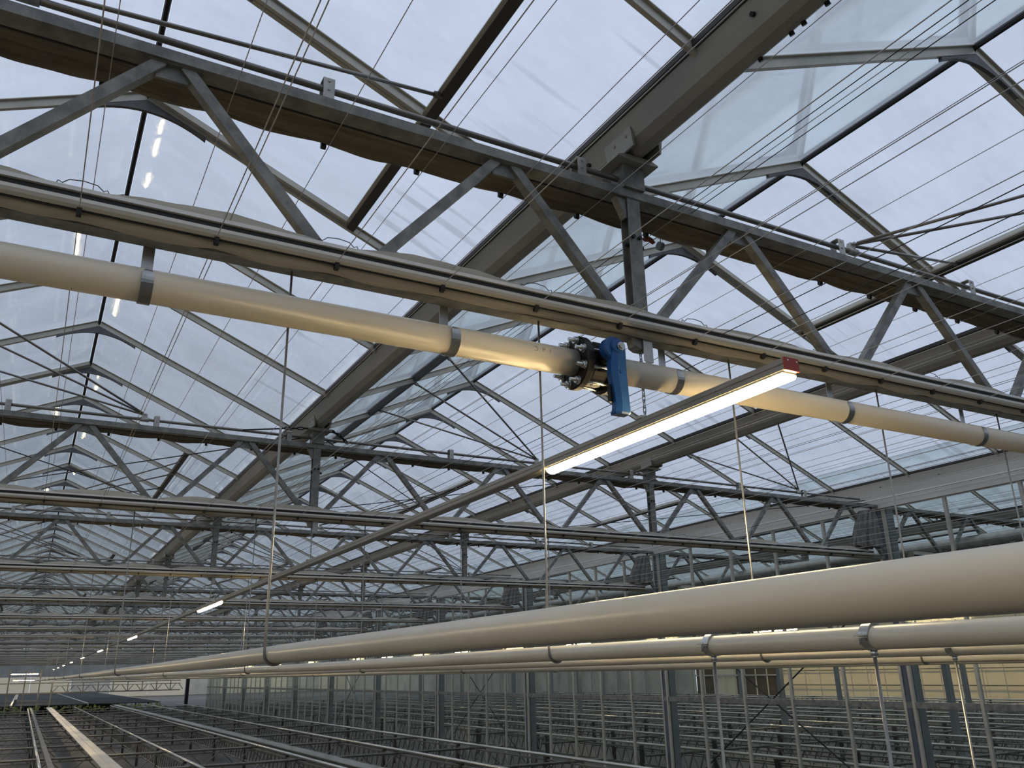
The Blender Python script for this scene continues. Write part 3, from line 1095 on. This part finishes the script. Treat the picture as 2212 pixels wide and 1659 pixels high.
lamp_row(0.0, LAMPY, 1.905, 88.0, 'long white lamp trunking with a red end cap below the king posts',
         lambda i: 'lit yellow strip lamp on the long trunking, %s from its red end cap' % ORD[i], 'strip lamps in the long row')
lamp_row(-4.0, [0.1 + TS * k for k in range(7)], -0.8, 36.0, 'lamp trunking of the neighbouring row, left of the picture',
         lambda i: 'lit strip lamp of the neighbouring left row, %s along it' % ORD[i], 'strip lamps in the left row')
lamp_row(16.0, [7.7, 17.8, 27.8, 37.9, 47.9], 5.0, 55.0, 'lamp trunking behind the glass wall, nearest to it',
         lambda i: 'lit strip lamp behind the glass wall in the nearer row, %s along it' % ORD[i], 'strip lamps behind the glass wall')
lamp_row(41.3, [5.5 + 3.2 * k for k in range(13)], 3.0, 46.0, 'added lamp trunking running along the cream back wall',  # unseen row, added and closely spaced to brighten the cream wall
         lambda i: 'added strip lamp brightening the cream back wall, %s along it' % ORD[i], 'added strip lamps at the back wall')

# chains under the truss carrying the trunking
lk = MB()
pts = []
for k in range(12):
    a = 2 * math.pi * k / 12
    pts.append((0.0065 * math.cos(a), 0, 0.0135 * math.sin(a) + (0.006 if math.sin(a) > 0 else -0.006)))
lk.path(pts, 0.0022, 6, closed=True)
lk = lk.mesh('chain_link', 'strap')
hk = MB()
hk.box(-0.006, 0.044, -0.032, -0.029, -0.03, 0.075)
hk.box(0.041, 0.044, -0.029, 0.02, -0.03, 0.075)
for q in (0.008, 0.03):
    hk.tube((q, -0.0335, 0.0), (q, -0.0285, 0.0), 0.005, 8)
hk = hk.mesh('bracket_plate', 'galv_light')
blk = MB().prism([(-0.05, 0.098), (-0.042, 0.062), (-0.018, 0.050), (0.03, 0.050), (0.03, 0.098)], 'y', -0.025, 0.03).mesh('anchor_block', 'galv')
for k in range(6):
    c = thing('lamp_chain', 'small steel chain hanging the lamp trunking from the %s truss' % ORD[k], 'chain', (2.166, TY[k], LZ1), 'chains of the lamp trunking')
    n = 12
    for j in range(n):
        link('chain_link', lk, c, (0, 0, 0.018 + j * 0.0265), (0, 0, math.pi / 2 * (j % 2) + 0.3))
    link('bracket_plate', hk, c, (0, 0, 0.285))
    link('anchor_block', blk, c, (0, 0, 0.262))
    part('trunking_clip', MB().box(2.129, 2.198, TY[k] - 0.02, TY[k] + 0.02, LZ1 + 0.0008, LZ1 + 0.012), 'galv_light', c)

# ================================================================== HEATING PIPES ON HANGER RODS
HR = 0.0264
HP = [(0.635, 0.0655), (1.650, 0.0605), (2.680, 0.0505), (3.700, 0.028), (4.735, 0.018)]     # rod positions, pipe heights
HP = [(a + HR + 0.0045, b) for a, b in HP]
HL = ['thick white heating pipe nearest the camera, crossing the right half', 'white heating pipe just below the nearest one, held by bolted clamps',
      'third white heating pipe below the nearest one', 'fourth white heating pipe from the camera, second lowest', 'lowest and farthest white heating pipe, right above the wall columns']
for (x, z), lab in zip(HP, HL):
    y1 = 70.0
    p = thing('heating_pipe', lab, 'pipe', (x, 0, z - HR))
    rings = []
    ys = [-1.5 + 0.5 * i for i in range(0, 24)] + [10.5 + 5.03 / 4 * i for i in range(0, 48)]
    pts = []
    for y in ys:
        ph = (y - T1) / TS
        sagm = 0.004 * (abs(math.sin(math.pi * ph)))
        pts.append((x, y, z - sagm))
    part('pipe_wall', MB().path(pts, HR, 32), 'pipe', p)


def hanger_mesh(zp):
    m = MB()
    r = HR + 0.0045
    zc = zp - 0.0
    pts = [(0, 0, 1.36), (0, 0, zc + 0.02)]
    for k in range(0, 13):
        a = math.pi + math.pi * 0.92 * k / 12
        pts.append((r + r * math.cos(a), 0, zc + r * math.sin(a)))
    m.path(pts, 0.0043, 8)
    return m


for j, (x, z) in enumerate(HP):
    me = hanger_mesh(z).mesh('hanger_rod', 'rod')
    for k in range(8):
        o = link('hanger_rod', me, None, (x - HR - 0.0045, TY[k] + (0.0 if k else 0.0), 0))
        if k < 3:
            tag(o, 'thin hooked rod from the %s truss to the %s heating pipe' % (ORD[k], ['nearest', 'second', 'third', 'fourth', 'lowest'][j]), 'hanger rod', 'hooked rods carrying the heating pipes')
        else:
            tag(o, 'far thin hooked rod hanging from a distant truss', 'hanger rod', 'hooked rods carrying the heating pipes')

# bolted clamps with posts below
def make_clamp(x, y, z, lab, zfoot):
    c = thing('pipe_clamp', lab, 'pipe clamp', (x, y, zfoot), 'bolted pipe clamps')
    w = 0.012
    n = 24
    for half, nm in ((1, 'upper_band'), (-1, 'lower_band')):
        rings = []
        for k in range(n + 1):
            a = math.pi * k / n * half + 0.02 * half
            cs, sn_ = math.cos(a), math.sin(a)
            ri, ro = HR + 0.001, HR + 0.004
            rings.append([(x + ri * cs, y - w, z + ri * sn_), (x + ri * cs, y + w, z + ri * sn_), (x + ro * cs, y + w, z + ro * sn_), (x + ro * cs, y - w, z + ro * sn_)])
        m = MB().loft(rings, smooth=False)
        for s in (-1, 1):
            a0, a1 = sorted((x + s * (HR + 0.002), x + s * (HR + 0.021)))
            z0, z1 = (z + 0.001, z + 0.0035) if half > 0 else (z - 0.0035, z - 0.001)
            m.box(a0, a1, y - w, y + w, z0, z1)
        part(nm, m, 'zinc', c)
    for s in (-1, 1):
        bb = MB()
        xb = x + s * (HR + 0.013)
        bb.tube((xb, y, z - 0.018), (xb, y, z + 0.008), 0.003, 8)
        bb.tube((xb, y, z + 0.0035), (xb, y, z + 0.008), 0.006, 6)
        part('bolt', bb, 'zinc', c)
    nn = MB().tube((x, y, z - HR - 0.016), (x, y, z - HR - 0.004), 0.0085, 6)
    nn.tube((x, y, z - HR - 0.020), (x, y, z - HR - 0.016), 0.006, 8)
    part('nut', nn, 'zinc', c)
    part('post_rod', MB().tube((x, y, zfoot), (x, y, z - HR - 0.016), 0.0042, 8), 'rod', c)


make_clamp(HP[1][0], 1.886, HP[1][1], 'bolted zinc clamp with a thin post below, left one on the second pipe', FLOOR)
make_clamp(HP[1][0], 1.353, HP[1][1], 'bolted zinc clamp with a thin post below, right one on the second pipe', FLOOR)
make_clamp(HP[2][0], 1.866, HP[2][1], 'bolted zinc clamp with a pale post, on the third pipe near the right edge', FLOOR)

# ================================================================== WIND BRACING BETWEEN SECOND AND THIRD TRUSS
bn = 0
for i in (1, 2, 3):
    for a, b in ((GX[i], GX[i + 1]), (GX[i + 1], GX[i])):
        o = part('brace_rod', MB().tube((a + (0.12 if a < b else -0.12), TY[1] + 0.1, 2.185), (b - (0.12 if a < b else -0.12), TY[2] - 0.1, 2.185), 0.0058, 7), 'cable', None, ((a + b) / 2, 10.2, 2.18))
        tag(o, 'dark diagonal brace rod of the %s bay, falling to the %s' % (['leftmost', 'middle', 'rightmost'][i - 1], 'right' if a < b else 'left'), 'brace rod', 'brace rods between the second and third truss')
ch = thing('tension_chain', 'black chain slung around the gutter saddle of the second truss', 'chain', (2.166, TY[1], 2.10))
lk2 = MB()
pts = []
for k in range(10):
    a = 2 * math.pi * k / 10
    pts.append((0.022 * math.cos(a) + (0.012 if math.cos(a) > 0 else -0.012), 0.012 * math.sin(a), 0))
lk2.path(pts, 0.0055, 6, closed=True)
lk2 = lk2.mesh('chain_link', 'rubber')
cp = [(1.80, 2.205), (1.86, 2.216), (1.92, 2.222), (1.98, 2.228), (2.04, 2.235), (2.28, 2.235), (2.32, 2.222), (2.36, 2.203), (2.395, 2.178), (2.425, 2.150)]
for i, (x, z) in enumerate(cp):
    x2, z2 = cp[min(i + 1, len(cp) - 1)]
    x1, z1 = cp[max(i - 1, 0)]
    link('chain_link', lk2, ch, (x - 2.166, -0.07, z - 2.10), ((math.pi / 2 if i % 2 else 0), -math.atan2(z2 - z1, x2 - x1), 0))
part('turnbuckle', MB().tube((1.45, TY[1] - 0.07, 2.150), (1.80, TY[1] - 0.07, 2.205), 0.007, 8), 'rubber', ch)

# pulley and clip on the pull cables behind the first king post
pu = thing('pulley', 'small grey pulley on the black cables beside the first king post', 'pulley', (2.53, 2.96, 2.03))
m = MB()
m.tube((2.523, 2.96, 2.035), (2.533, 2.96, 2.035), 0.022, 18)
m.tube((2.537, 2.96, 2.035), (2.547, 2.96, 2.035), 0.022, 18)
m.tube((2.530, 2.96, 2.035), (2.540, 2.96, 2.035), 0.017, 18)
part('wheel', m, 'teal', pu)
part('hook', MB().path([(2.535, 2.96, 2.035), (2.535, 2.955, 2.065), (2.528, 2.95, 2.08), (2.518, 2.95, 2.072)], 0.003, 6), 'rod', pu)
cc = part('cable_clip', MB().prism([(2.42, 2.05), (2.44, 2.062), (2.47, 2.055), (2.49, 2.035), (2.465, 2.045), (2.44, 2.04)], 'y', 2.94, 2.965), 'rust', None, (2.45, 2.95, 2.04))
tag(cc, 'red-brown clip on the black cables, left of the small pulley', 'clip')

# ================================================================== GATHERED SIDE CURTAINS AT THE WALL COLUMNS
def make_curtain():
    rings = []
    z0, z1 = 1.50, 2.0
    N = 132
    for i in range(9):
        t = i / 8
        z = z0 + (z1 - z0) * t
        cx = 9.74 + 0.10 * t
        hw = 0.225 - 0.06 * t - 0.075 * t ** 3
        hd_ = 0.13 - 0.03 * t
        g = []
        for k in range(N):
            a = 2 * math.pi * k / N
            f = 1 + (0.16 * math.sin(a * 13 + 0.6 * math.sin(3 * t)) + 0.08 * math.sin(a * 22 + 1.0)) * (1.1 - 0.5 * t)
            g.append((cx + hw * math.cos(a) * f, hd_ * math.sin(a) * f, z + (0.012 * math.sin(a * 6) if i == 0 else 0)))
        rings.append(g)
    r = link('gathered_curtain', None)
    part('cloth', MB().loft(rings, smooth=False), 'curtain', r)
    part('hanging_strap', MB().box(9.93, 9.95, -0.01, 0.01, 1.99, 2.07), 'cable', r)
    return r


cu = make_curtain()
for k in range(1, 7):
    c = cu if k == 1 else copy_tree(cu)
    c.location = (0, TY[k] - 0.05, 0)
    tag(c, 'dark pleated curtain bundled at the wall end of the %s truss' % ORD[k], 'curtain', 'curtains bundled at the glass wall')

for i in range(9):
    o = link('wall_screen_wire', MESH_WALLWIRE, None, (9.93, 0, 1.40 + 0.085 * i))
    tag(o, 'thin pale wire running along the glass wall in front of the curtains', 'wire', 'wires along the glass wall')

# big tubes behind the wall at screen level
for z, x, l in ((1.75, 12.4, 'upper'), (1.55, 12.9, 'lower')):
    o = part('rolled_screen_tube', MB().tube((x, 0.5, z), (x, 40, z), 0.085 if l == 'upper' else 0.055, 14), 'galv_light', None, (x, 12, z))
    tag(o, 'thick pale lengthwise tube behind the glass wall, %s of two' % l, 'tube')

# columns behind the wall
ci = 0
cme = MB().box(-0.07, 0.07, -0.06, 0.06, FLOOR, 2.25).mesh('steel_column', 'column')
for x, w in ((18.166, 'first'), (26.166, 'second')):
    for k in range(0, 9):
        o = link('steel_column', cme, None, (x, TY[k], 0))
        if k < 5:
            tag(o, 'grey steel column behind the glass wall, %s row, %s from the camera' % (w, ORD[k]), 'column', 'columns behind the glass wall')
        else:
            tag(o, 'far grey steel column of the %s row behind the glass wall' % w, 'column', 'columns behind the glass wall')

# ================================================================== BENCH SUPPORTS
def girder_meshes(y0, y1):
    top = MB().tube((0, y0, 0), (0, y1, 0), 0.028, 10)
    low = MB().tube((0, y0, -0.40), (0, y1, -0.40), 0.018, 8)
    sub = MB().box(-0.02, 0.02, y0, y1, -0.10, -0.07)
    web = MB()
    y = y0
    while y < y1 - 0.3:
        web.beam((0, y, -0.40), (0, y + 0.16, -0.085), 0.018, 0.018, (1, 0, 0))
        web.beam((0, y + 0.16, -0.085), (0, y + 0.32, -0.40), 0.018, 0.018, (1, 0, 0))
        y += 0.32
    legs = MB()
    y = y0 + 1.0
    while y < y1:
        legs.box(-0.03, 0.03, y - 0.05, y + 0.05, FLOOR - BENCH, -0.03)
        y += 3.9
    return [('rail', top.mesh('rail', 'rail')), ('lower_chord', low.mesh('lower_chord', 'bench')), ('under_strip', sub.mesh('under_strip', 'bench')), ('web', web.mesh('web', 'bench')), ('legs', legs.mesh('legs', 'benchdark'))]


GM = girder_meshes(10.0, 61.0)
GM2 = girder_meshes(3.0, 61.0)


def girder(x, lab, gm, grp):
    g = thing('bench_girder', lab, 'girder', (x, 0, BENCH), grp)
    for nm, me in gm:
        o = link(nm, me, g)
        if nm in ('web', 'legs'):
            stuff(o)


for x, l in ((0.50, 'leftmost'), (3.0, 'second from the left'), (5.0, 'under the wide pale beam'), (7.12, 'fourth from the left'), (8.9, 'closest to the glass wall')):
    girder(x, 'zigzag bench girder in the left compartment, ' + l, GM, 'bench girders left of the wall')
for k in range(13):
    girder(11.75 + 2.02 * k, 'zigzag bench girder behind the glass wall, %s from the wall' % ORD[k], GM2, 'bench girders behind the wall')
cb_l = MB().tube((-4.5, 0, 0), (9.6, 0, 0), 0.026, 8)
cb_l.beam((-4.5, 0, -0.36), (9.6, 0, -0.36), 0.03, 0.03)
x = -4.5
while x < 9.3:
    cb_l.beam((x, 0, -0.35), (x + 0.35, 0, -0.03), 0.03, 0.02)
    cb_l.beam((x + 0.35, 0, -0.03), (x + 0.7, 0, -0.35), 0.03, 0.02)
    x += 0.7
cb_l = cb_l.mesh('cross_beam', 'bench')
cb_r = MB().tube((10.6, 0, 0), (38, 0, 0), 0.024, 8).mesh('cross_beam', 'bench')
for k in range(12):
    y = 14.05 + 3.9 * k
    o = link('cross_beam', cb_l, None, (0, y, BENCH - 0.06))
    tag(o, 'dark lattice cross beam under the left benches, %s from the camera' % ORD[k], 'beam', 'cross beams of the left benches')
    o = link('cross_beam', cb_r, None, (0, y - 7.8, BENCH - 0.06))
    tag(o, 'steel cross tube under the benches behind the wall, %s from the camera' % ORD[k], 'beam', 'cross tubes behind the wall')
o = part('cover_strip', MB().prism([(1.46, BENCH), (1.78, BENCH), (1.78, BENCH + 0.02), (1.625, BENCH + 0.02), (1.62, BENCH + 0.028), (1.615, BENCH + 0.02), (1.46, BENCH + 0.02)], 'y', 10, 61), 'strip', None, (1.62, 30, BENCH))
tag(o, 'wide pale strip lying lengthwise on the bench frames at the lower left', 'strip')
wbm = thing('bench_beam', 'wide pale layered beam running lengthwise through the lower left', 'beam', (5.2, 0, BENCH))
part('top_flange', MB().box(5.14, 5.42, 10, 61, BENCH + 0.03, BENCH + 0.05), 'rail', wbm)
part('web_plate', MB().box(5.20, 5.24, 10, 61, BENCH - 0.14, BENCH + 0.03), 'bench', wbm)
part('bottom_flange', MB().box(5.08, 5.30, 10, 61, BENCH - 0.16, BENCH - 0.135), 'rail', wbm)
db = part('edge_beam', MB().box(0.62, 0.72, 10, 61, BENCH - 0.02, BENCH + 0.03), 'bench', None, (0.67, 30, BENCH))
tag(db, 'brownish lengthwise beam at the far lower left', 'beam')
# dark far benches beyond the aisle
for k in range(5):
    x0 = -14 + 4.6 * k
    b = thing('far_bench', 'dark flat bench beyond the aisle, %s from the left' % ORD[k], 'bench', (x0 + 2.2, 100, FLOOR), 'dark benches beyond the aisle')
    part('bench_top', MB().box(x0, x0 + 4.3, 68, 134, BENCH - 0.05, BENCH), 'slate', b)
    part('bench_rim', MB().box(x0 + 4.3, x0 + 4.42, 68, 134, BENCH - 0.08, BENCH + 0.05), 'rail', b)
    lg = MB()
    for yy in range(70, 134, 8):
        lg.box(x0 + 0.5, x0 + 0.6, yy, yy + 0.1, FLOOR, BENCH - 0.05)
        lg.box(x0 + 3.8, x0 + 3.9, yy, yy + 0.1, FLOOR, BENCH - 0.05)
    stuff(part('legs', lg, 'bench', b))
# greenery along the aisle
gr = MB()
for k in range(500):
    x = random.uniform(-5, 8.5)
    y = random.uniform(61.5, 66)
    z = BENCH + random.uniform(-0.35, 0.0)
    s = random.uniform(0.05, 0.16)
    a = random.uniform(0, 6.28)
    gr.add([(x - s * math.cos(a), y - s * math.sin(a), z), (x, y, z + s * 0.6), (x + s * math.cos(a), y + s * math.sin(a), z), (x, y, z - s * 0.3)], [(0, 3, 2, 1)])
g = part('aisle_greenery', gr, 'green', None, (2, 63, BENCH))
tag(g, 'low yellow-green growth along the far aisle at lower left', 'plants', kind='stuff')
# raised walkway with lattice railing across the far aisle
cw = thing('walkway_railing', 'pale lattice railing crossing the far end at lower left', 'railing', (4, 65, FLOOR))
part('bottom_rail', MB().box(-6, 9.6, 64.97, 65.03, -0.74, -0.66), 'rail', cw)
part('top_rail', MB().box(-6, 9.6, 64.97, 65.03, -0.12, -0.06), 'rail', cw)
part('middle_rail', MB().box(1.7, 9.6, 64.98, 65.02, -0.30, -0.26), 'rail', cw)
k = 0
x = 1.75
while x < 9.4:
    part('post', MB().box(x - 0.03, x + 0.03, 64.96, 65.04, -0.70, -0.08), 'rail', cw)
    part('strut', MB().beam((x + 0.05, 65, -0.66), (x + 0.34, 65, -0.30), 0.04, 0.04), 'bench', cw)
    part('strut', MB().beam((x + 0.34 + 0.2, 65, -0.30), (x + 0.83, 65, -0.66), 0.04, 0.04), 'bench', cw)
    x += 0.9
for x in (-0.75, 0.15, 1.0, 1.72):
    part('tall_post', MB().box(x - 0.04, x + 0.04, 64.95, 65.05, FLOOR, 0.75 if x < 1.5 else -0.05), 'rail', cw)
# two cross-wise strip lamps at the far end
for i, (x, y, z, w) in enumerate(((0.1, TY[14], 0.53, 0.85), (0.1, TY[17], 0.14, 0.80))):
    lp = thing('cross_lamp', 'bright strip lamp hung crosswise at the far left end, %s' % ('upper and larger' if i == 0 else 'lower and smaller'), 'lamp', (x, y, z))
    part('lamp_body', MB().box(x - w, x + w, y - 0.04, y + 0.04, z + 0.03, z + 0.10), 'trunk', lp)
    part('diffuser', MB().prism([(y - 0.035, z + 0.029), (y - 0.03, z - 0.02), (y + 0.03, z - 0.02), (y + 0.035, z + 0.029)], 'x', x - w, x + w), 'led', lp)
    for s in (-1, 1):
        part('hanger', MB().tube((x + s * 0.6, y, z + 0.1), (x + s * 0.6, y, 1.36), 0.008, 6), 'rod', lp)
cp_ = part('corner_post', MB().box(9.35, 9.55, 60.9, 61.1, FLOOR, 0.05), 'black', None, (9.45, 61, FLOOR))
tag(cp_, 'black post standing at the far end of the glass wall', 'post')

# ------------------------------------------------------------------ raise everything from lens level to floor level
for o in list(bpy.data.objects):
    if o.parent is None and o.type != 'CAMERA':
        o.location.z += H
